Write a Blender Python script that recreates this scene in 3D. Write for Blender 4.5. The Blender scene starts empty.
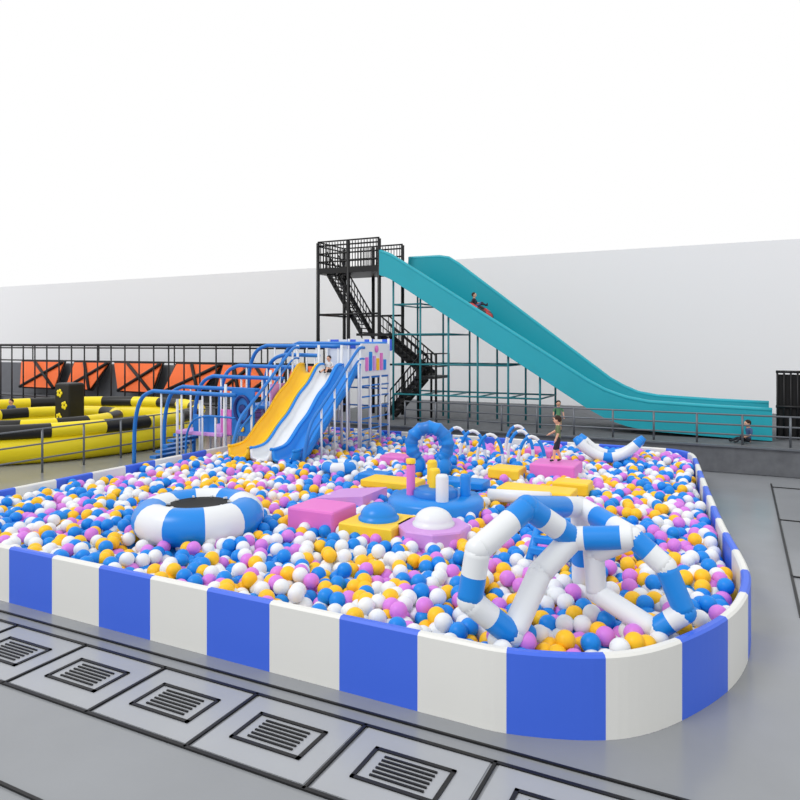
import bpy, math, random
from mathutils import Vector, Matrix, noise
random.seed(7)
S=bpy.context.scene
try:
    S.view_settings.view_transform='Standard'
    S.view_settings.look='None'
except Exception: pass

# ---------------- materials ----------------
def srgb(r,g,b):
    def f(c):
        c/=255.0
        return c/12.92 if c<=.04045 else ((c+.055)/1.055)**2.4
    return (f(r),f(g),f(b),1)
def mat(name,rgb,rough=.45,metal=0,noise_amt=0,nscale=8,spec=.4):
    m=bpy.data.materials.new(name); m.use_nodes=True
    nt=m.node_tree; b=nt.nodes['Principled BSDF']
    c=srgb(*rgb)
    b.inputs['Base Color'].default_value=c
    b.inputs['Roughness'].default_value=rough
    b.inputs['Metallic'].default_value=metal
    b.inputs['Specular IOR Level'].default_value=spec
    if noise_amt>0:
        tc=nt.nodes.new('ShaderNodeTexCoord')
        n=nt.nodes.new('ShaderNodeTexNoise'); n.inputs['Scale'].default_value=nscale
        n.inputs['Detail'].default_value=6
        r=nt.nodes.new('ShaderNodeValToRGB')
        r.color_ramp.elements[0].position=.3; r.color_ramp.elements[1].position=.7
        r.color_ramp.elements[0].color=tuple(x*(1-noise_amt) for x in c[:3])+(1,)
        r.color_ramp.elements[1].color=tuple(min(1,x*(1+noise_amt)) for x in c[:3])+(1,)
        nt.links.new(tc.outputs['Object'],n.inputs['Vector'])
        nt.links.new(n.outputs['Fac'],r.inputs['Fac'])
        nt.links.new(r.outputs['Color'],b.inputs['Base Color'])
    return m
M=dict(
 wblue=mat('vinyl_royal_blue',(66,108,228),.4),
 wwhite=mat('vinyl_white',(230,230,226),.4),
 blue=mat('vinyl_sky_blue',(24,136,226),.32),
 white=mat('vinyl_bright_white',(230,233,236),.35),
 rail=mat('rail_blue',(38,122,206),.35),
 yellow=mat('vinyl_yellow',(252,210,50),.4),
 golden=mat('slide_yellow',(252,200,36),.3),
 pink=mat('vinyl_pink',(228,120,202),.45),
 purple=mat('vinyl_purple',(208,152,222),.45),
 black=mat('black_metal',(20,20,22),.45),
 mesh=mat('trampoline_black',(14,14,15),.7),
 teal=mat('slide_teal',(36,166,182),.35,noise_amt=.04,nscale=.6),
 tealin=mat('slide_teal_inner',(22,154,170),.35),
 tealrail=mat('scaffold_teal',(40,130,140),.4),
 orange=mat('pad_orange',(255,116,52),.55),
 concrete=mat('dark_concrete',(100,102,106),.75,noise_amt=.15,nscale=3),
 padgrey=mat('pad_grey',(110,112,118),.6,noise_amt=.06,nscale=2),
 floor=mat('polished_floor',(142,145,149),.22,noise_amt=.05,nscale=.7),
 wall=mat('wall_paint',(240,240,242),.9),
 steel=mat('rail_steel',(110,114,120),.35,metal=.3),
 tyellow=mat('track_yellow',(248,224,26),.4),
 tblack=mat('track_black',(22,22,22),.4),
 navy=mat('panel_navy',(30,50,120),.4),
 skin=mat('skin',(226,176,148),.6),
 hairm=mat('hair_brown',(50,34,26),.8),
 shoe=mat('shoe',(40,40,46),.6),
 green=mat('shirt_green',(96,150,110),.8),
 olive=mat('shirt_olive',(104,118,82),.8),
 dark=mat('cloth_dark',(44,48,58),.8),
 denim=mat('cloth_denim',(70,96,140),.8),
 tan=mat('cloth_tan',(170,150,120),.8),
 red=mat('cloth_red',(190,60,60),.7),
 shirtw=mat('shirt_white',(225,225,225),.8),
 lip=mat('lip',(180,80,80),.6),
 lightpanel=mat('floor_panel_light',(166,169,174),.25,noise_amt=.03,nscale=1),
)
# ---------------- mesh builder ----------------
class MB:
    def __init__(s,name): s.n=name; s.v=[]; s.f=[]; s.m=[]; s.sm=[]; s.mats=[]
    def mi(s,k):
        if k not in s.mats: s.mats.append(k)
        return s.mats.index(k)
    def add(s,vs,fs,k,smooth=True):
        o=len(s.v); s.v+= [tuple(v) for v in vs]
        for i,f in enumerate(fs):
            s.f.append([o+a for a in f])
            kk=k[i] if isinstance(k,list) else k
            s.m.append(s.mi(kk)); s.sm.append(smooth)
    def box(s,c,d,k,rz=0,ry=0,rx=0,ch=0.0):
        R=Matrix.Rotation(rz,3,'Z')@Matrix.Rotation(ry,3,'Y')@Matrix.Rotation(rx,3,'X')
        hx,hy,hz=d[0]/2,d[1]/2,d[2]/2
        if ch<=0:
            vs=[Vector((x*hx,y*hy,z*hz)) for z in(-1,1) for y in(-1,1) for x in(-1,1)]
            fs=[(0,2,3,1),(4,5,7,6),(0,1,5,4),(2,6,7,3),(0,4,6,2),(1,3,7,5)]
        else:
            ch=min(ch,hx*.9,hy*.9,hz*.9)
            vs=[];fs=[]
            def loop(ix,z):
                a=hx-ix;b=hy-ix;q=ch*.6
                return [Vector(p) for p in((-a+q,-b,z),(a-q,-b,z),(a,-b+q,z),(a,b-q,z),(a-q,b,z),(-a+q,b,z),(-a,b-q,z),(-a,-b+q,z))]
            L=[loop(ch,-hz),loop(ch*.3,-hz+ch*.3),loop(0,-hz+ch),loop(0,hz-ch),loop(ch*.3,hz-ch*.3),loop(ch,hz)]
            for l in L: vs+=l
            for j in range(5):
                for i in range(8):
                    a=j*8+i;b=j*8+(i+1)%8
                    fs.append((a,b,b+8,a+8))
            fs.append(tuple(range(7,-1,-1))); fs.append(tuple(range(40,48)))
        s.add([R@v+Vector(c) for v in vs],fs,k,False)
    def tube(s,pts,r,k,seg=10,closed=False,rz=None,cap=True):
        pts=[Vector(p) for p in pts]; n=len(pts)
        rs=r if isinstance(r,(list,tuple)) else [r]*n
        T=[]
        for i in range(n):
            a=pts[(i-1)%n] if (closed or i>0) else pts[i]
            b=pts[(i+1)%n] if (closed or i<n-1) else pts[i]
            t=(b-a); T.append(t.normalized() if t.length>1e-9 else Vector((0,0,1)))
        up=Vector((0,0,1))
        if abs(T[0].dot(up))>.95: up=Vector((1,0,0))
        N=(up-T[0]*up.dot(T[0])).normalized()
        vs=[]
        for i in range(n):
            if rz is not None: N=Vector((0,0,1))
            N=(N-T[i]*N.dot(T[i])); N=N.normalized() if N.length>1e-6 else Vector((1,0,0))
            B=T[i].cross(N)
            for j in range(seg):
                a=2*math.pi*j/seg
                vs.append(pts[i]+N*math.cos(a)*(rz if rz else rs[i])+B*math.sin(a)*rs[i])
        fs=[];ks=[]
        m=n if closed else n-1
        for i in range(m):
            for j in range(seg):
                a=i*seg+j;b=i*seg+(j+1)%seg
                c=((i+1)%n)*seg+(j+1)%seg;d=((i+1)%n)*seg+j
                fs.append((a,d,c,b)); ks.append(k(i) if callable(k) else k)
        if not closed and cap:
            fs.append(tuple(range(seg))); ks.append(ks[0])
            fs.append(tuple(reversed(range((n-1)*seg,n*seg)))); ks.append(ks[-1])
        s.add(vs,fs,ks,True)
    def lathe(s,c,prof,k,seg=28,sx=1,sy=1):
        vs=[];fs=[];ks=[]
        for (r,z) in prof:
            for j in range(seg):
                a=2*math.pi*j/seg; vs.append(Vector(c)+Vector((r*math.cos(a)*sx,r*math.sin(a)*sy,z)))
        for i in range(len(prof)-1):
            for j in range(seg):
                fs.append((i*seg+j,i*seg+(j+1)%seg,(i+1)*seg+(j+1)%seg,(i+1)*seg+j)); ks.append(k(i,j) if callable(k) else k)
        s.add(vs,fs,ks,True)
    def ball(s,c,r,k,seg=14,sc=(1,1,1)):
        vs=[];fs=[];rings=seg//2+1
        for i in range(rings):
            t=math.pi*i/(rings-1)
            for j in range(seg):
                a=2*math.pi*j/seg
                vs.append(Vector(c)+Vector((r*math.sin(t)*math.cos(a)*sc[0],r*math.sin(t)*math.sin(a)*sc[1],r*math.cos(t)*sc[2])))
        for i in range(rings-1):
            for j in range(seg):
                fs.append((i*seg+j,(i+1)*seg+j,(i+1)*seg+(j+1)%seg,i*seg+(j+1)%seg))
        s.add(vs,fs,k,True)
    def loft(s,loops,k,smooth=False,close=True,cap=True):
        n=len(loops[0]);vs=[v for l in loops for v in l];fs=[];ks=[]
        for i in range(len(loops)-1):
            for j in range(n if close else n-1):
                a=i*n+j;b=i*n+(j+1)%n
                fs.append((a,b,b+n,a+n)); ks.append(k(i,j) if callable(k) else k)
        if cap and close:
            fs.append(tuple(reversed(range(n)))); ks.append(ks[0])
            fs.append(tuple(range(len(vs)-n,len(vs)))); ks.append(ks[-1])
        s.add(vs,fs,ks,smooth)
    def done(s):
        me=bpy.data.meshes.new(s.n); me.from_pydata(s.v,[],s.f)
        for k in s.mats: me.materials.append(M[k])
        me.polygons.foreach_set('material_index',s.m)
        me.polygons.foreach_set('use_smooth',s.sm)
        me.update()
        import bmesh
        bm=bmesh.new(); bm.from_mesh(me)
        bmesh.ops.recalc_face_normals(bm,faces=bm.faces); bm.to_mesh(me); bm.free()
        o=bpy.data.objects.new(s.n,me); S.collection.objects.link(o)
        return o
def cat(pts,n=8,closed=False):
    P=[Vector(p) for p in pts];out=[];L=len(P)
    rng=range(L) if closed else range(L-1)
    for i in rng:
        p0=P[(i-1)%L] if closed or i>0 else P[i]
        p1=P[i];p2=P[(i+1)%L]
        p3=P[(i+2)%L] if closed or i+2<L else P[(i+1)%L]
        for j in range(n):
            t=j/n
            out.append(.5*((2*p1)+(-p0+p2)*t+(2*p0-5*p1+4*p2-p3)*t*t+(-p0+3*p1-3*p2+p3)*t**3))
    if not closed: out.append(P[-1])
    return out
def interp(tab,x):
    for (a,b),(c,d) in zip(tab,tab[1:]):
        if x<=c: return b+(d-b)*max(0,(x-a))/(c-a)
    return tab[-1][1]

# ---------------- room ----------------
def plane(name,vs,k):
    b=MB(name); b.add(vs,[(0,1,2,3)],k,False); return b.done()
plane('floor',[(-75,-12,0),(30,-12,0),(30,40,0),(-75,40,0)],'floor')
b=MB('wall_back'); b.box((-22.5,40.1,4.95),(105,.2,9.9),'wall'); b.done()

b=MB('concrete_platform'); b.box((-3.5,33.2,.485),(32,13.4,.97),'concrete',ch=.03)
b.box((-3.5,26.47,.95),(32,.08,.06),'steel'); b.done()

# floor inlays (thin black frames, light panels and slats)
b=MB('floor_grate')
def bar(x0,y0,x1,y1,w=.06,k='black'):
    b.box(((x0+x1)/2,(y0+y1)/2,.012),(abs(x1-x0)+w,abs(y1-y0)+w,.024),k)
for y in (7.25,7.0,5.72): bar(-18,y,2,y,.045 if y<7.1 else .03)
for i in range(12):
    cx=-12.75+i*1.6
    cy=6.38
    b.box((cx,cy,.004),(1.5,1.2,.006),'lightpanel')
    x0,x1,y0,y1=cx-.46,cx+.46,cy-.27,cy+.27
    bar(x0,y0,x1,y0,.045);bar(x0,y1,x1,y1,.045);bar(x0,y0,x0,y1,.045);bar(x1,y0,x1,y1,.045)
    for j in range(6):
        yy=y0+.1+j*.068
        bar(x0+.16,yy,x1-.16,yy,.022)
    bar(cx+.8,5.72,cx+.8,7.0,.035)
bar(-18,4.4,2,4.4,.035)
for x0,y0,x1,y1 in ((.9,13,.9,25),(1.9,15,1.9,24.5),(.9,24.5,6,24.5),(.9,20,6,20),(.9,15.2,6,15.2),(2.6,16.2,5,16.2),(2.6,19,5,19)):
    bar(x0,y0,x1,y1,.045)
b.done()

# ---------------- ball pit wall ----------------
path=[(-16.2,7.57),(-14,7.57),(-11,7.57),(-8,7.57),(-5,7.57),(-3.2,7.57),(-2.4,7.6),(-1.5,7.9),(-.93,8.35),(-.43,9.15),(-.05,10.1),(.13,11.2),(.1,12.4),(-.3,15.2),(-.85,20),(-1.15,22.8),(-1.35,24.1),(-1.8,24.8),(-2.6,25),(-5,25),(-9,25),(-13,25),(-16.2,25)]
dense=cat([(x,y,0) for x,y in path],12)
dense+= [Vector((-16.2,25-i*17.43/60,0)) for i in range(1,61)]
def resample(P,step):
    out=[P[0].copy()];acc=0
    for a,c in zip(P,P[1:]):
        seg=(c-a).length
        while acc+seg>=step:
            t=(step-acc)/seg; a=a+(c-a)*t; out.append(a.copy()); seg=(c-a).length; acc=0
        acc+=seg
    return out
ST=1.125/8
rp=resample(dense,ST)
phase=(13.73/ST)%16
loops=[]
for i,p in enumerate(rp):
    a=rp[max(0,i-1)];c=rp[min(len(rp)-1,i+1)]
    t=(c-a).normalized();n=Vector((-t.y,t.x,0))
    h=.96;w=.13
    loops.append([p.copy(),p+Vector((0,0,h-.03)),p+n*.03+Vector((0,0,h)),p+n*(w-.03)+Vector((0,0,h)),p+n*w+Vector((0,0,h-.03)),p+n*w])
b=MB('ball_pit_wall')
b.loft(loops,lambda i,j:'wblue' if int(math.floor((i-phase)/8.0))%2==0 else 'wwhite',close=True)
b.done()
poly=[(p.x,p.y) for p in rp]
def inside(x,y):
    c=False;n=len(poly)
    for i in range(n):
        x1,y1=poly[i];x2,y2=poly[i-1]
        if (y1>y)!=(y2>y) and x<(x2-x1)*(y-y1)/(y2-y1)+x1: c=not c
    return c
def nearwall(x,y,d):
    for (a,c) in poly[::2]:
        if (a-x)**2+(c-y)**2<d*d: return True
    return False
# ---------------- balls ----------------
pts=[]
sp=.235
ny=int(17.4/(sp*.87));nx=int(16.6/sp)
for layer in range(3):
    for iy in range(ny+2):
        for ix in range(nx+2):
            x=-16.1+ix*sp+(iy%2)*sp/2+(layer%2)*.12+random.uniform(-.06,.06)
            y=7.7+iy*sp*.87+(layer==1)*.08+random.uniform(-.06,.06)
            if layer==2 and random.random()<.5: continue
            if not inside(x,y): continue
            if nearwall(x,y,.28 if x>-16 else .2): continue
            h=.06*noise.noise(Vector((x*.8,y*.8,0)))+.05*noise.noise(Vector((x*2.3,y*2.3,5)))
            z=(.46,.62,.78)[layer]+h+random.uniform(-.04,.04)
            pts.append((x,y,z))
bm_=bpy.data.materials.new('ball_plastic'); bm_.use_nodes=True
nt=bm_.node_tree;pb=nt.nodes['Principled BSDF'];pb.inputs['Roughness'].default_value=.38;pb.inputs['Specular IOR Level'].default_value=.3
oi=nt.nodes.new('ShaderNodeObjectInfo');cr=nt.nodes.new('ShaderNodeValToRGB');cr.color_ramp.interpolation='CONSTANT'
cols=[(0,(234,237,240)),(.34,(20,136,228)),(.64,(255,198,40)),(.83,(216,130,224))]
cr.color_ramp.elements[0].color=srgb(*cols[0][1]);cr.color_ramp.elements[1].position=cols[1][0];cr.color_ramp.elements[1].color=srgb(*cols[1][1])
for p,c in cols[2:]:
    e=cr.color_ramp.elements.new(p);e.color=srgb(*c)
nt.links.new(oi.outputs['Random'],cr.inputs['Fac']);nt.links.new(cr.outputs['Color'],pb.inputs['Base Color'])
me=bpy.data.meshes.new('ball_pit_balls');me.from_pydata(pts,[],[]);me.materials.append(bm_)
ob=bpy.data.objects.new('ball_pit_balls',me);S.collection.objects.link(ob)
ng=bpy.data.node_groups.new('ball_instances','GeometryNodeTree')
ng.interface.new_socket('Geometry',in_out='INPUT',socket_type='NodeSocketGeometry')
ng.interface.new_socket('Geometry',in_out='OUTPUT',socket_type='NodeSocketGeometry')
N=ng.nodes;gi=N.new('NodeGroupInput');go=N.new('NodeGroupOutput')
ico=N.new('GeometryNodeMeshIcoSphere');ico.inputs['Radius'].default_value=.126;ico.inputs['Subdivisions'].default_value=4
ss=N.new('GeometryNodeSetShadeSmooth');sm=N.new('GeometryNodeSetMaterial');sm.inputs['Material'].default_value=bm_
ip=N.new('GeometryNodeInstanceOnPoints')
L=ng.links
L.new(ico.outputs['Mesh'],ss.inputs['Geometry']);L.new(ss.outputs['Geometry'],sm.inputs['Geometry'])
L.new(gi.outputs[0],ip.inputs['Points']);L.new(sm.outputs['Geometry'],ip.inputs['Instance']);L.new(ip.outputs['Instances'],go.inputs[0])
md=ob.modifiers.new('instances','NODES');md.node_group=ng

# ---------------- donut trampoline ----------------
def torus(b,c,R,r,nseg,k1,k2,n=60,seg=18,ph=0,rz=None):
    P=[Vector(c)+Vector((R*math.cos(2*math.pi*i/n),R*math.sin(2*math.pi*i/n),0)) for i in range(n)]
    b.tube(P,r,lambda i:k1 if int(((i/n+ph)%1)*nseg)%2==0 else k2,seg=seg,closed=True)
b=MB('inflatable_donut_trampoline')
torus(b,(-9.8,10.5,1.04),.92,.37,10,'blue','white',ph=.03)
b.lathe((-9.8,10.5,1.27),[(0.001,-.02),(.45,0),(.62,.02),(.66,.0)],'mesh')
for i in range(10):
    a=2*math.pi*i/10
    b.box((-9.8+.6*math.cos(a),10.5+.6*math.sin(a),1.31),(.08,.04,.03),'white',rz=a)
b.done()
b=MB('swim_ring_float')
torus(b,(-10.4,16.9,.97),.38,.17,8,'white','blue',n=40,seg=12); b.done()

# ---------------- foam blocks ----------------
def block(name,c,d,k,rz=0):
    b=MB(name); b.box(c,d,k,rz=rz,ch=.05)
    return b.done()
block('foam_block',(-7.75,11.9,.85),(1.1,.95,.68),'pink')
b=MB('foam_ramp')
x0,y0,w,z0,z1=-8.3,14.0,1.3,.9,1.06
b.loft([[Vector((x0-w/2,y0-.6,.6)),Vector((x0-w/2,y0+.6,.6)),Vector((x0-w/2,y0+.6,z0)),Vector((x0-w/2,y0-.6,z0))],
        [Vector((x0+w/2,y0-.6,.6)),Vector((x0+w/2,y0+.6,.6)),Vector((x0+w/2,y0+.6,z1)),Vector((x0+w/2,y0-.6,z1))]],'purple')
b.done()
b=MB('balance_beam')
b.box((-8.0,15.6,.95),(1.5,.8,.2),'yellow',ch=.04);b.box((-6.4,16.4,.95),(1.3,.6,.2),'blue',ch=.04)
b.box((-4.4,16.2,.95),(1.8,.8,.2),'yellow',ch=.04);b.box((-8.9,16.3,.92),(.8,.6,.22),'blue',ch=.04)
b.done()
def dome_pad(name,c,kp,kd,n=4,R=.72,rot=math.pi/4,rd=.37):
    b=MB(name)
    def pr(R,z): return [Vector((c[0]+R*math.cos(2*math.pi*i/n+rot),c[1]+R*math.sin(2*math.pi*i/n+rot),z)) for i in range(n)]
    b.loft([pr(R*.97,.7),pr(R,.75),pr(R,c[2]-.03),pr(R*.97,c[2])],kp)
    b.lathe((c[0],c[1],c[2]-.005),[(rd*1.1,0),(rd*1.1,.05),(rd,.07)]+[(rd*math.cos(t*math.pi/16),.07+rd*.72*math.sin(t*math.pi/16)) for t in range(1,9)],kd)
    return b.done()
dome_pad('dome_stepping_pad',(-6.45,11.95,1.03),'yellow','blue',R=.82)
dome_pad('dome_stepping_pad',(-5.3,12.05,1.03),'purple','white',n=8,R=.72,rot=.39)
# carousel
b=MB('spinning_carousel')
cx,cy=-6.15,14.1
b.lathe((cx,cy,.6),[(1.05,0),(1.08,.1),(1.08,.42),(1.0,.5),(.0,.5)],'blue',seg=40)
b.lathe((cx,cy,1.1),[(.5,0),(.5,.12),(.4,.18),(.0,.18)],'rail')
def post(px,py,k,h,r=.12):
    b.lathe((cx+px,cy+py,1.09),[(r,0),(r,h-.06),(r*.8,h-.01),(0,h)],k,seg=18)
post(-.55,-.15,'pink',.72,.1);post(.35,-.45,'white',.6,.14);post(-.05,.05,'yellow',.62,.13);post(.6,.3,'blue',.5,.12);post(-.35,.6,'yellow',.7,.12)
b.lathe((cx-.55,cy-.15,1.81),[(.11,0),(.11,.1),(.0,.12)],'yellow',seg=16)
b.done()
# blue inflatable ring arch
b=MB('inflatable_ring_arch')
P=[];R_=.5
a0=math.radians(-50);a1=math.radians(230)
for i in range(31):
    a=a0+(a1-a0)*i/30; P.append((-8.0+R_*math.cos(a),17.9+.15*math.cos(a),1.62+R_*math.sin(a)))
b.tube(P,[.19+.025*math.cos(i*2*math.pi/3) for i in range(31)],lambda i:'rail' if (i//3)%2 else 'blue',seg=14)
for sx in(-1,1): b.ball((-8.0+sx*.36,17.9+sx*.1,1.0),.27,'blue',sc=(1,1,1.3))
b.done()
# small hoops
def hoop(name,c,w,h,k,rz):
    b=MB(name);P=[]
    dx,dy=math.cos(rz),math.sin(rz)
    P.append((c[0]-w/2*dx,c[1]-w/2*dy,.6))
    for i in range(13):
        a=math.pi*i/12
        P.append((c[0]-w/2*math.cos(a)*dx,c[1]-w/2*math.cos(a)*dy,.9+h*math.sin(a)))
    P.append((c[0]+w/2*dx,c[1]+w/2*dy,.6))
    b.tube(P,.055,lambda i:k if (i//3)%2 else 'white',seg=10); return b.done()
for i,(x,y) in enumerate(((-9.4,21),(-8.6,21.5),(-7.8,20.9),(-7.0,20.3),(-6.4,21.6),(-5.7,20.4),(-9.9,22.4),(-6.9,22.9))):
    hoop('crawl_hoop',(x,y),.8,.8,'blue',.3)
block('foam_step',(-4.65,19.2,.93),(1.25,1.1,.52),'pink')
block('foam_step',(-3.8,17.4,.9),(.9,.7,.32),'yellow')
block('foam_step',(-5.9,18.6,.9),(.9,.8,.3),'yellow')
block('foam_step',(-9.7,19.2,.88),(.9,.7,.3),'pink')
block('foam_step',(-6.0,22.6,.88),(.9,.8,.3),'pink')
b=MB('foam_roller')
b.tube([(-5.3,15.2,.98),(-5.28,15.21,.98),(-3.9,15.5,.98),(-3.88,15.5,.98)],[.12,.15,.15,.12],'white',seg=16);b.done()
# rocker
b=MB('inflatable_rocker')
for oy in (-.32,.32):
    P=[(-4.7+1.95*t,22.2+oy+.4*t,.95+.6*(2*t-1)**2+.0) for t in [i/14 for i in range(15)]]
    b.tube(P,[.1]+[.16]*13+[.1],lambda i:'blue' if i in(0,13,6,7) else 'white',seg=12)
for t in (.1,.35,.65,.9):
    x=-4.7+1.95*t;z=.95+.6*(2*t-1)**2
    b.tube([(x,21.88+.4*t,z),(x,22.52+.4*t,z)],.11,'white',seg=10)
b.done()
# --------- big inflatable climbing frame -----------
def W(l,d,z): return Vector((-.4472*d+.8944*l,.8944*d+.4472*l,z))
b=MB('inflatable_climbing_frame')
# left hexagon: 0 top,1 upper left,2 lower left,3 bottom,4 lower right,5 upper right
A=[W(1.66,8.9,2.38),W(.96,8.4,1.97),W(.86,8.4,1.34),W(1.4,8.5,.88),W(1.84,8.95,1.5),W(2.32,9.15,1.9)]
# right hexagon
B=[W(3.05,8.9,1.98),W(2.62,9.2,1.68),W(2.66,9.2,1.15),W(3.26,8.7,.85),W(3.6,8.6,1.12),W(3.4,8.7,1.66)]
r=.158
def strut(p,q,ks,rr=None):
    n=len(ks)*4
    P=[p+(q-p)*(i/n) for i in range(n+1)]
    b.tube(P,rr or r,lambda i:ks[min(len(ks)-1,i//4)],seg=18)
ka=[('blue','white','white'),('white','blue'),('white','blue'),('white','white'),('white','white'),('blue','white','blue')]
kb=[('white','white'),('white','white'),('white','white'),('blue','white'),('blue','blue'),('white','blue')]
for i in range(6):
    strut(A[i],A[(i+1)%6],ka[i]); strut(B[i],B[(i+1)%6],kb[i],.14)
for i in range(6):
    b.ball(A[i],r*1.02,'blue' if i in(0,) else 'white',seg=18); b.ball(B[i],.143,'blue' if i==4 else 'white',seg=18)
Mn=W(2.65,10.0,2.12)
strut(A[5],B[0],('white','blue','blue','blue','white'))
strut(A[0],Mn,('blue','blue','white'),.15);strut(Mn,B[0],('white','blue','white'),.15)
b.ball(Mn,.153,'white',seg=18)
strut(Mn,W(2.8,10.5,.75),('white','blue','white'),.14)
b.done()
b=MB('foam_ladder')
for i in range(4):
    b.box((-2.75,11.4+i*.22,1.0+i*.13),(.9,.16,.12),'blue',ch=.02)
for sx in (-.45,.45):
    b.tube([(-2.75+sx,11.3,.85),(-2.75+sx,12.2,1.5)],.07,'blue')
b.done()

# ---------------- play structure with slides ----------------
b=MB('playground_slide_tower')
def vpost(x,y,z0,z1,k='white',r=.05): b.tube([(x,y,z0),(x,y,z1)],r,k,seg=10)
XR=-12.3
b.box((-13.7,22.5,3.35),(2.8,2.2,.16),'rail',ch=.03)
b.box((-15.75,21.5,2.25),(1.3,3.6,.14),'rail',ch=.03)
b.box((-17.5,20.5,1.3),(2.2,3.6,.14),'purple',ch=.03)
for i in range(5): b.box((-18.75-.3*i,19.6,1.15-.23*i),(.32,1.4,.1),'rail')
for i in range(4): b.box((-16.5,21.0,1.45+.2*i),(.3,1.4,.16),'purple')
for x in (-15.05,-14.1,-13.1,XR):
    vpost(x,21.4,.3,4.5);vpost(x,23.6,.3,4.75)
for y in (22.1,22.9): vpost(XR,y,.3,4.5)
for x,y,z in ((-16.4,18.9,3.1),(-16.4,23.2,3.6),(-15.1,19.8,3.6),(-18.6,18.8,2.5),(-18.6,22.2,2.5),(-17.5,18.8,2.5)): vpost(x,y,.2,z)
for i in range(7):
    b.box((-15.0+.2+i*.4,23.66,4.5),(.4,.06,.45),'wblue' if i%2==0 else 'white')
b.box((XR+.02,22.5,3.95),(.06,2.2,1.2),'white',ch=.01)
for i,(k,h) in enumerate((('pink',.5),('blue',.7),('purple',.55),('golden',.45),('pink',.65),('blue',.4))):
    b.box((XR+.07,21.75+i*.28,3.55+h/2),(.05,.17,h),k,ch=.01)
b.ball((XR+.07,22.5,4.35),.14,'pink',sc=(.3,1,1))
b.box((-13.7,23.5,3.9),(2.7,.05,.9),'white')
for z in (1.0,1.4,1.8,2.2,2.6,3.0): b.tube([(XR,21.4,z),(XR,23.6,z)],.03,'rail')
for z in (1.4,2.1,2.8): b.tube([(-15.0,23.6,z),(XR,23.6,z)],.03,'rail')
prof=cat([(21.5,3.45,0),(21.1,3.4,0),(20.5,2.82,0),(19.9,2.42,0),(19.3,1.85,0),(18.75,1.48,0),(18.1,.98,0),(17.5,.88,0),(17.25,.9,0)],5)
for cx,k in ((-14.45,'golden'),(-13.55,'white'),(-12.7,'blue')):
    lp=[]
    for p in prof:
        y,z=p.x,p.y
        sec=[(-.43,.32),(-.36,.32),(-.30,.08),(-.15,.0),(.15,.0),(.30,.08),(.36,.32),(.43,.32),(.40,.0),(.25,-.09),(-.25,-.09),(-.40,0)]
        lp.append([Vector((cx+a,y,z+c)) for a,c in sec])
    b.loft(lp,k,smooth=True)
    for sx in (-.395,.395):
        b.tube([(cx+sx,p.x,p.y+.33) for p in prof],.05,'blue' if k!='golden' else 'golden',seg=8)
for x in (-15.0,-12.15):
    for off,rr in ((1.0,.055),(.6,.035)):
        P=[(x,21.4,3.4+off),(x,21.0,3.35+off),(x,20.2,2.75+off),(x,19.4,2.1+off),(x,18.6,1.5+off),(x,18.0,1.1+off*.9),(x,17.65,.7+off*.5),(x,17.55,.5)]
        b.tube(cat(P,5),rr,'rail')
    for y in (21.0,20.2,19.4,18.6): 
        z=interp([(17,.6),(18.6,1.5),(19.4,2.1),(20.2,2.75),(21,3.35),(22,3.4)],y)
        vpost(x,y,.5,z+1.0,'white',.035)
def archrail(x0,x1,y,zb,zt,r=.075,k='rail'):
    P=[(x0,y,zb),(x0+.05,y,zb+.55*(zt-zb)),(x0+.35,y,zb+.88*(zt-zb)),(x0+.9,y,zt),(x0+1.6,y,zt+.02),(x1,y,zt)]
    b.tube(cat(P,6),r,k)
    n=int((x1-x0)/1.05)
    for i in range(1,n+1):
        x=x0+.4+i*1.0
        if x<x1: vpost(x,y,zb+.2,zt-.02,'white',.035)
archrail(-20.6,-15.7,18.6,.0,2.75);archrail(-20.4,-15.7,19.9,.0,2.85)
archrail(-19.5,-15.1,20.6,.0,3.25);archrail(-18.9,-14.9,21.4,.8,3.65)
archrail(-18.2,-13.7,22.3,1.4,4.45);archrail(-17.4,-12.3,23.4,1.6,4.55)
archrail(-16.8,-14.2,21.6,1.8,4.1)
archrail(-18.0,-15.7,18.6,.3,1.95,.04)
b.box((-15.6,18.9,2.15),(1.0,.07,1.7),'rail',ch=.02)
b.tube([(-15.6+.33*math.cos(a*math.pi/12),18.84,2.25+.45*math.sin(a*math.pi/12)) for a in range(24)],.06,'navy',closed=True,seg=8)
b.ball((-15.6,18.84,2.25),.17,'navy',sc=(1,.3,1))
b.ball((-15.6,18.83,1.55),.1,'golden',sc=(1,.3,1))
b.box((-16.4,18.95,1.75),(.5,.07,.9),'pink',ch=.02)
b.box((-17.3,18.8,1.65),(1.0,.06,.65),'rail',ch=.02)
b.box((-15.02,20.4,2.6),(.06,1.4,1.0),'purple')
b.done()

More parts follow.
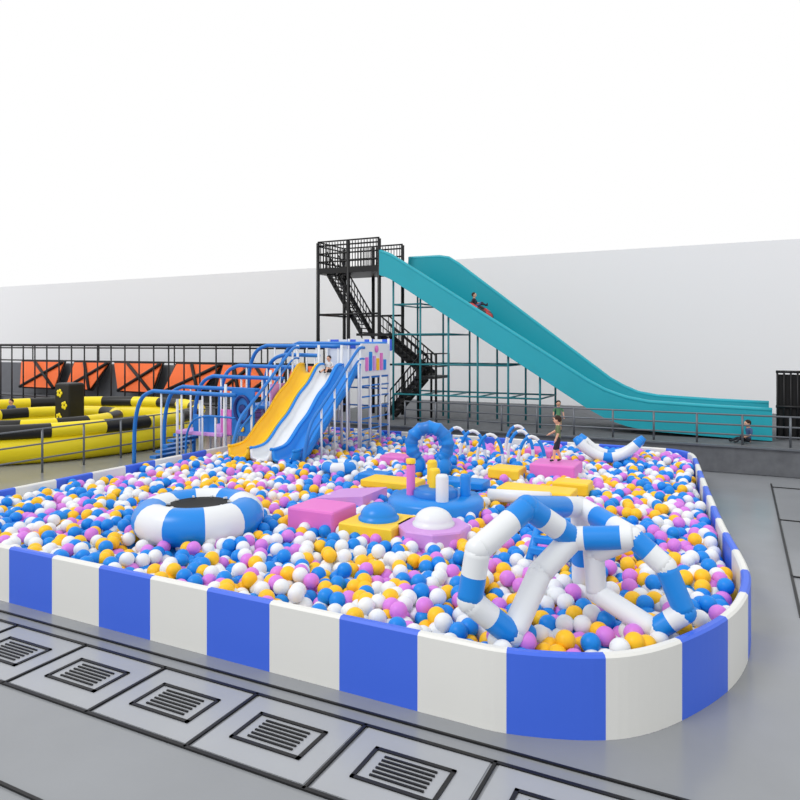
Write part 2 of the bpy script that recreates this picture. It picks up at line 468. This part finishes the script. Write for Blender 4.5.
# ---------------- giant teal slide ----------------
b=MB('giant_slide')
near=[(-15.2,8.92),(-14.7,8.75),(-14,8.32),(-5.6,3.05),(-4.9,2.68),(-4.1,2.4),(-3.2,2.25),(-1,2.17),(1.05,2.12)]
far=[(-15.2,8.95),(-13.2,8.93),(-12.8,8.75),(-5.2,2.98),(-4.6,2.65),(-4.0,2.4),(-3.2,2.27),(-1,2.18),(1.05,2.14)]
xs=[-15.2,-14.9,-14.6,-14.3,-14]+[-13.5+.5*i for i in range(16)]+[-5.6,-5.2,-4.9,-4.6,-4.3,-4,-3.6,-3.2,-2,-1,0,1.05]
xs=sorted(set(xs))
lp=[]
for x in xs:
    zn=interp(near,x);zf=max(interp(far,x),zn)
    h=1.12
    b0=max(zn-h,.99)
    bed=max(zn-.5,1.12)
    y0,y1=28.2,31.5
    lp.append([Vector((x,y0,b0)),Vector((x,y0,zn)),Vector((x,y0+.14,zn)),Vector((x,y0+.2,bed+.08)),Vector((x,y0+.4,bed)),Vector((x,29.85,bed)),Vector((x,y1-.4,bed)),Vector((x,y1-.2,bed+.1)),Vector((x,y1-.14,zf)),Vector((x,y1,zf)),Vector((x,y1,b0))])
b.loft(lp,lambda i,j:'tealin' if j in(3,4,5,6,7) else 'teal',smooth=False)
b.tube([(x,28.27,interp(near,x)) for x in xs],.09,'teal',seg=8)
b.tube([(x,31.43,max(interp(far,x),interp(near,x))) for x in xs],.09,'teal',seg=8)
b.done()
b=MB('slide_scaffold')
px=[-14.6,-13.2,-11.8,-10.4,-9.0,-7.6]
for x in px:
    zt=interp(near,x)-1.12
    for y in (28.5,31.2):
        b.tube([(x,y,.97),(x,y,zt)],.05,'tealrail',seg=8)
    for z in (2.2,3.6,5.0,6.4):
        if z<zt: b.tube([(x,28.5,z),(x,31.2,z)],.035,'tealrail',seg=6)
for z in (2.2,3.6,5.0,6.4):
    xe=[x for x in px if interp(near,x)-1.15>z]
    if len(xe)>1:
        for y in (28.5,31.2): b.tube([(xe[0],y,z),(xe[-1],y,z)],.04,'tealrail',seg=6)
b.done()
# ---------------- black stair tower ----------------
b=MB('stair_tower')
def bl(p,q,r=.05,k='black'): b.tube([p,q],r,k,seg=8)
TL,TR=-18.75,-15.3
for x in (TL,-17.0,TR):
    for y in (28.4,30.9):
        bl((x,y,.97),(x,y,9.55),.09)
b.box(((TL+TR)/2,29.65,8.15),(TR-TL+.1,2.6,.28),'black')
for z in (8.6,9.0,9.4,9.6):
    bl((TL,28.4,z),(TR,28.4,z),.04);bl((TL,30.9,z),(TR,30.9,z),.04);bl((TL,28.4,z),(TL,30.9,z),.04)
for i in range(22):
    x=TL+(TR-TL)*i/21
    bl((x,28.4,8.2),(x,28.4,9.55),.022);bl((x,30.9,8.2),(x,30.9,9.55),.022)
for i in range(12):
    y=28.4+2.5*i/11; bl((TL,y,8.2),(TL,y,9.55),.022)
for z in (3.5,6.0):
    bl((TL,28.4,z),(TR,28.4,z),.05);bl((TL,30.9,z),(TR,30.9,z),.05);bl((TL,28.4,z),(TL,30.9,z),.05)
def flight(x0,z0,x1,z1,y,w=1.0):
    n=int(abs(z1-z0)/.2)
    for i in range(n):
        t=(i+.5)/n
        b.box((x0+(x1-x0)*t,y+w/2,z0+(z1-z0)*t),(abs(x1-x0)/n*1.05,w,.05),'black')
    for yy in (y,y+w):
        bs=[Vector((x0,yy,z0-.2)),Vector((x0,yy,z0+.22)),Vector((x1,yy,z1+.22)),Vector((x1,yy,z1-.2))]
        b.add(bs+[v+Vector((0,.05,0)) for v in bs],[(0,1,2,3),(4,7,6,5),(0,4,5,1),(1,5,6,2),(2,6,7,3),(3,7,4,0)],'black',False)
        bl((x0,yy,z0+1.0),(x1,yy,z1+1.0),.04);bl((x0,yy,z0+.55),(x1,yy,z1+.55),.03)
        for i in range(13):
            t=i/12; x=x0+(x1-x0)*t;z=z0+(z1-z0)*t; bl((x,yy,z),(x,yy,z+1.0),.022)
flight(-18.3,8.1,-16.3,5.0,28.5)
b.box((-15.8,29.1,5.0),(1.4,1.6,.12),'black')
flight(-16.0,5.0,-13.4,3.0,29.7)
b.box((-13.0,29.4,3.0),(1.0,1.8,.12),'black')
flight(-13.3,3.0,-15.1,1.05,28.6)
for x in (-13.4,-12.5): 
    for y in (28.7,30.2): bl((x,y,.97),(x,y,4.1),.06)
for z in (3.5,4.1): bl((-12.5,28.7,z),(-12.5,30.2,z),.03); bl((-13.4,28.7,z),(-12.5,28.7,z),.03)
b.done()
# ---------------- railings ----------------
def railing(name,p,q,h,step,z0,k='steel',rails=(1,.66,.33),r=.03):
    b=MB(name);p=Vector(p);q=Vector(q);n=max(1,int((q-p).length/step))
    for i in range(n+1):
        c=p+(q-p)*i/n; b.tube([c+Vector((0,0,z0)),c+Vector((0,0,z0+h))],r*1.3,k,seg=8)
    for f in rails: b.tube([p+Vector((0,0,z0+h*f)),q+Vector((0,0,z0+h*f))],r,k,seg=8)
    return b.done()
railing('metal_railing',(-13.2,26.9,0),(4.5,26.9,0),1.05,1.4,.97)
railing('metal_railing',(-22,9,0),(-22,26,0),1.55,1.6,0)
b=MB('metal_gate')
b.box((1.8,29.2,2.2),(1.1,.1,2.4),'mesh')
for i in range(6): b.tube([(1.25+i*.22,29.1,1.0),(1.25+i*.22,29.1,3.55)],.035,'black')
for z in (1.05,2.2,3.5): b.tube([(1.2,29.1,z),(2.4,29.1,z)],.05,'black')
b.done()
# ---------------- inflatable race track (left) ----------------
b=MB('inflatable_race_track')
def ell(cx,cy,rx,ry,z,n=96): return [(cx+rx*math.cos(2*math.pi*i/n),cy+ry*math.sin(2*math.pi*i/n),z) for i in range(n)]
stripe=lambda i:'tblack' if (i//4)%2 else 'tyellow'
P=ell(-29.8,21.2,7,7.6,.52)
b.tube(P,.42,'tyellow',seg=14,closed=True,rz=.52)
b.tube([(x,y,1.2) for x,y,z in P],.36,stripe,seg=14,closed=True,rz=.3)
P=ell(-30.2,21.6,3.2,3.6,.4,64)
b.tube(P,.4,'tyellow',seg=12,closed=True,rz=.42)
b.tube([(x,y,.95) for x,y,z in P],.3,stripe,seg=12,closed=True)
b.done()
b=MB('track_totem')
b.box((-30.2,23.2,1.3),(1.1,.9,2.6),'tblack',ch=.1)
for z,x in ((.9,-30.4),(1.5,-30.0),(2.1,-30.35)):
    for q in range(5):
        a=q*2*math.pi/5; b.ball((x+.13*math.cos(a),22.73,z+.13*math.sin(a)),.09,'tyellow',sc=(1,.3,1))
b.done()
# ---------------- trampoline arena ----------------
b=MB('trampoline_arena')
b.box((-41,35.2,1.55),(38,.3,3.1),'padgrey')
b.box((-41,33.6,.35),(38,2.8,.7),'padgrey')
def slope(x0,x1,z0,z1,s0,s1,k,o):
    f=[(x0,33.9-o,z0),(x1,33.9-o,z0),(x1+s1,34.7-o,z1),(x0+s0,34.7-o,z1)]
    vs=f+[(x,y+.08,z) for x,y,z in f]
    b.add(vs,[(0,1,2,3),(7,6,5,4),(0,4,5,1),(1,5,6,2),(2,6,7,3),(3,7,4,0)],k,False)
for c,w,s0,s1 in ((-47.7,3.9,-1.0,0),(-43.2,2.6,0,1),(-37.4,3.2,-1.3,.1),(-33.2,3.2,.5,1.2),(-29.2,2.0,0,.4),(-26.6,2.4,-.8,.2),(-23.8,2.2,.2,.6)):
    x0,x1=c-w/2,c+w/2
    slope(x0-.14,x1+.14,1.18,3.32,s0,s1,'black',0)
    slope(x0,x1,1.3,3.2,s0,s1,'orange',.12)
    b.tube([(x0,33.75,1.3),(x1+s1,34.5,3.2)],.12,'black',seg=6)
    b.tube([(x1,33.75,1.3),(x0+s0+w*.45,34.5,3.2)],.12,'black',seg=6)
b.done()
b=MB('net_fence')
for i in range(25):
    x=-52+i*1.3
    b.tube([(x,32.1,0),(x,32.1,4.5)],.05,'black',seg=8)
for z,r_ in ((4.5,.09),(4.3,.05),(3.4,.05),(.8,.05)): b.tube([(-52,32.1,z),(-20.8,32.1,z)],r_,'black',seg=8)
for i in range(4):
    b.tube([(-52+i*7.8,32.1,4.5),(-52+i*7.8,36.5,4.5)],.05,'black',seg=8)
    b.tube([(-52+i*7.8,36.5,0),(-52+i*7.8,36.5,4.5)],.05,'black',seg=8)
b.tube([(-52,36.5,4.5),(-20.8,36.5,4.5)],.06,'black',seg=8)
b.done()

# ---------------- children ----------------
BASE=dict(pel=(0,0,.50),spi=(0,0,.60),che=(0,.005,.72),nec=(0,0,.81),hed=(0,.01,.88),
 shL=(-.105,0,.775),elL=(-.15,-.01,.64),wrL=(-.165,.04,.51),
 shR=(.105,0,.775),elR=(.15,-.01,.64),wrR=(.165,.04,.51),
 hiL=(-.055,0,.48),knL=(-.065,.02,.27),anL=(-.065,0,.045),toL=(-.075,.09,.025),
 hiR=(.055,0,.48),knR=(.065,.02,.27),anR=(.065,0,.045),toR=(.075,.09,.025))
RAD=dict(pel=.075,spi=.068,che=.082,nec=.036,hed=.04,sh=.042,el=.03,wr=.02,hi=.06,kn=.042,an=.027,to=.024)
EDG=[('pel','spi','shirt'),('spi','che','shirt'),('che','nec','shirt'),('nec','hed','skin')]
for s_ in 'LR':
    EDG+=[('che','sh'+s_,'shirt'),('sh'+s_,'el'+s_,'shirt'),('el'+s_,'wr'+s_,'skin'),('pel','hi'+s_,'pants'),('hi'+s_,'kn'+s_,'pants'),('kn'+s_,'an'+s_,'calf'),('an'+s_,'to'+s_,'shoe')]
def kid(name,loc,ang,h,shirt,pants,calf='skin',pose=None,lie=0):
    J=dict(BASE)
    if pose: J.update(pose)
    keys=list(J.keys());idx={k:i for i,k in enumerate(keys)}
    me=bpy.data.meshes.new('tmp');me.from_pydata([J[k] for k in keys],[(idx[a],idx[c]) for a,c,_ in EDG],[])
    o=bpy.data.objects.new('tmp',me);S.collection.objects.link(o)
    m=o.modifiers.new('s','SKIN');m.use_smooth_shade=True
    for k in keys:
        rr=RAD.get(k,RAD.get(k[:2],.03))
        sv=me.skin_vertices[0].data[idx[k]]; sv.radius=(rr,rr*.85 if k in('che','spi','pel') else rr)
        sv.use_root=(k=='pel')
    m2=o.modifiers.new('u','SUBSURF');m2.levels=2;m2.render_levels=2
    bpy.context.view_layer.update()
    dg=bpy.context.evaluated_depsgraph_get()
    em=bpy.data.meshes.new_from_object(o.evaluated_get(dg))
    vs=[v.co.copy() for v in em.vertices];fs=[tuple(p.vertices) for p in em.polygons]
    key={'shirt':shirt,'pants':pants,'skin':'skin','calf':calf,'shoe':'shoe'}
    ks=[]
    for p in em.polygons:
        c=p.center;best=9;bk='skin'
        for a,d,l in EDG:
            A_=Vector(J[a]);D=Vector(J[d]);t=max(0,min(1,(c-A_).dot(D-A_)/(D-A_).length_squared))
            q=(c-(A_+(D-A_)*t)).length
            if q<best: best=q;bk=l
        ks.append(key[bk])
    bpy.data.objects.remove(o)
    b=MB(name);b.add(vs,fs,ks,True)
    hd=Vector(J['hed'])+Vector((0,.01,.035))
    b.ball(hd,.078,'skin',seg=16,sc=(.92,1,1.15))
    b.ball(hd+Vector((0,-.014,.02)),.083,'hairm',seg=16,sc=(.95,.98,1.05))
    for sx in(-1,1):
        b.ball(hd+Vector((sx*.027,.071,.0)),.010,'shoe',seg=8)
        b.ball(hd+Vector((sx*.073,.0,-.005)),.017,'skin',seg=8,sc=(.5,1,1.2))
    b.ball(hd+Vector((0,.08,-.018)),.012,'skin',seg=8)
    b.ball(hd+Vector((0,.07,-.043)),.016,'lip',seg=8,sc=(1,.4,.35))
    for s_ in 'LR':
        w=Vector(J['wr'+s_]);e=Vector(J['el'+s_]);d=(w-e).normalized()
        sd=d.cross(Vector((0,0,1)));sd=sd.normalized() if sd.length>.2 else Vector((0,1,0))
        b.tube([w-d*.01,w+d*.02,w+d*.05],[.017,.024,.02],'skin',seg=8)
        for i,ln in enumerate((.032,.042,.045,.038)):
            p=w+d*.045+sd*(i-1.5)*.011
            b.tube([p,p+d*ln*.6,p+d*ln+Vector((0,.008,-.004))],[.0062,.006,.004],'skin',seg=6)
        p=w+d*.015-sd*.02
        b.tube([p,p+d*.02-sd*.012,p+d*.035-sd*.012],[.007,.006,.004],'skin',seg=6)
    R=Matrix.Rotation(ang,3,'Z')@Matrix.Rotation(lie,3,'X')
    b.v=[tuple(R@(Vector(v)*h)+Vector(loc)) for v in b.v]
    return b.done()
stand_arm=dict(elR=(.16,.06,.66),wrR=(.13,.17,.6),knL=(-.07,.07,.28),anL=(-.065,.09,.05),toL=(-.07,.18,.03),anR=(.06,-.06,.05),toR=(.07,.03,.025))
kid('child',(-6.6,27.6,.98),math.radians(200),1.25,'green','tan')
kid('child',(-4.6,19.2,1.19),math.radians(100),1.3,'olive','dark','skin',stand_arm)
sit=dict(pel=(0,0,.08),spi=(0,-.03,.18),che=(0,-.03,.30),nec=(0,-.02,.39),hed=(0,0,.46),
 shL=(-.105,-.03,.355),elL=(-.16,.0,.22),wrL=(-.13,.12,.18),shR=(.105,-.03,.355),elR=(.16,-.08,.22),wrR=(.17,-.14,.06),
 hiL=(-.055,.02,.075),knL=(-.08,.2,.2),anL=(-.07,.33,.04),toL=(-.07,.42,.04),hiR=(.055,.02,.075),knR=(.09,.22,.12),anR=(.08,.42,.035),toR=(.08,.46,.1))
kid('child',(.25,27.5,.98),math.radians(120),1.4,'denim','dark','dark',sit)
kid('child',(-13.55,21.25,3.46),math.radians(180),1.1,'shirtw','dark','skin',sit)
xb=-10.7
zb=interp(near,xb)-.5
b=MB('slide_tube_float');torus(b,(0,0,0),.5,.2,8,'tblack','red',n=40,seg=12)
Rm=Matrix.Rotation(math.radians(32),3,'Y')
b.v=[tuple(Rm@Vector(v)+Vector((xb,29.6,zb+.3))) for v in b.v];b.done()
kid('child',(xb-.15,29.6,zb+.42),math.radians(-90),1.3,'dark','denim','dark',sit,lie=math.radians(12))
kid('child',(-34.8,23.2,.0),math.radians(200),1.6,'denim','dark','skin')

# ---------------- lights, world, camera ----------------
w=bpy.data.worlds.new('world');S.world=w;w.use_nodes=True
w.node_tree.nodes['Background'].inputs[0].default_value=(1,1,1,1);w.node_tree.nodes['Background'].inputs[1].default_value=1.0
sl=bpy.data.lights.new('sun','SUN');sl.energy=1.0;sl.angle=math.radians(18)
so=bpy.data.objects.new('sun',sl);S.collection.objects.link(so)
so.rotation_euler=(math.radians(40),math.radians(-14),math.radians(-20)); so.location=(0,0,30)
cd=bpy.data.cameras.new('camera');co=bpy.data.objects.new('camera',cd);S.collection.objects.link(co)
cd.sensor_width=36;cd.lens=30.6;cd.shift_y=-.06875;cd.clip_end=500
co.location=(0,0,4.5);co.rotation_euler=(math.radians(90),0,math.atan(.5))
S.camera=co
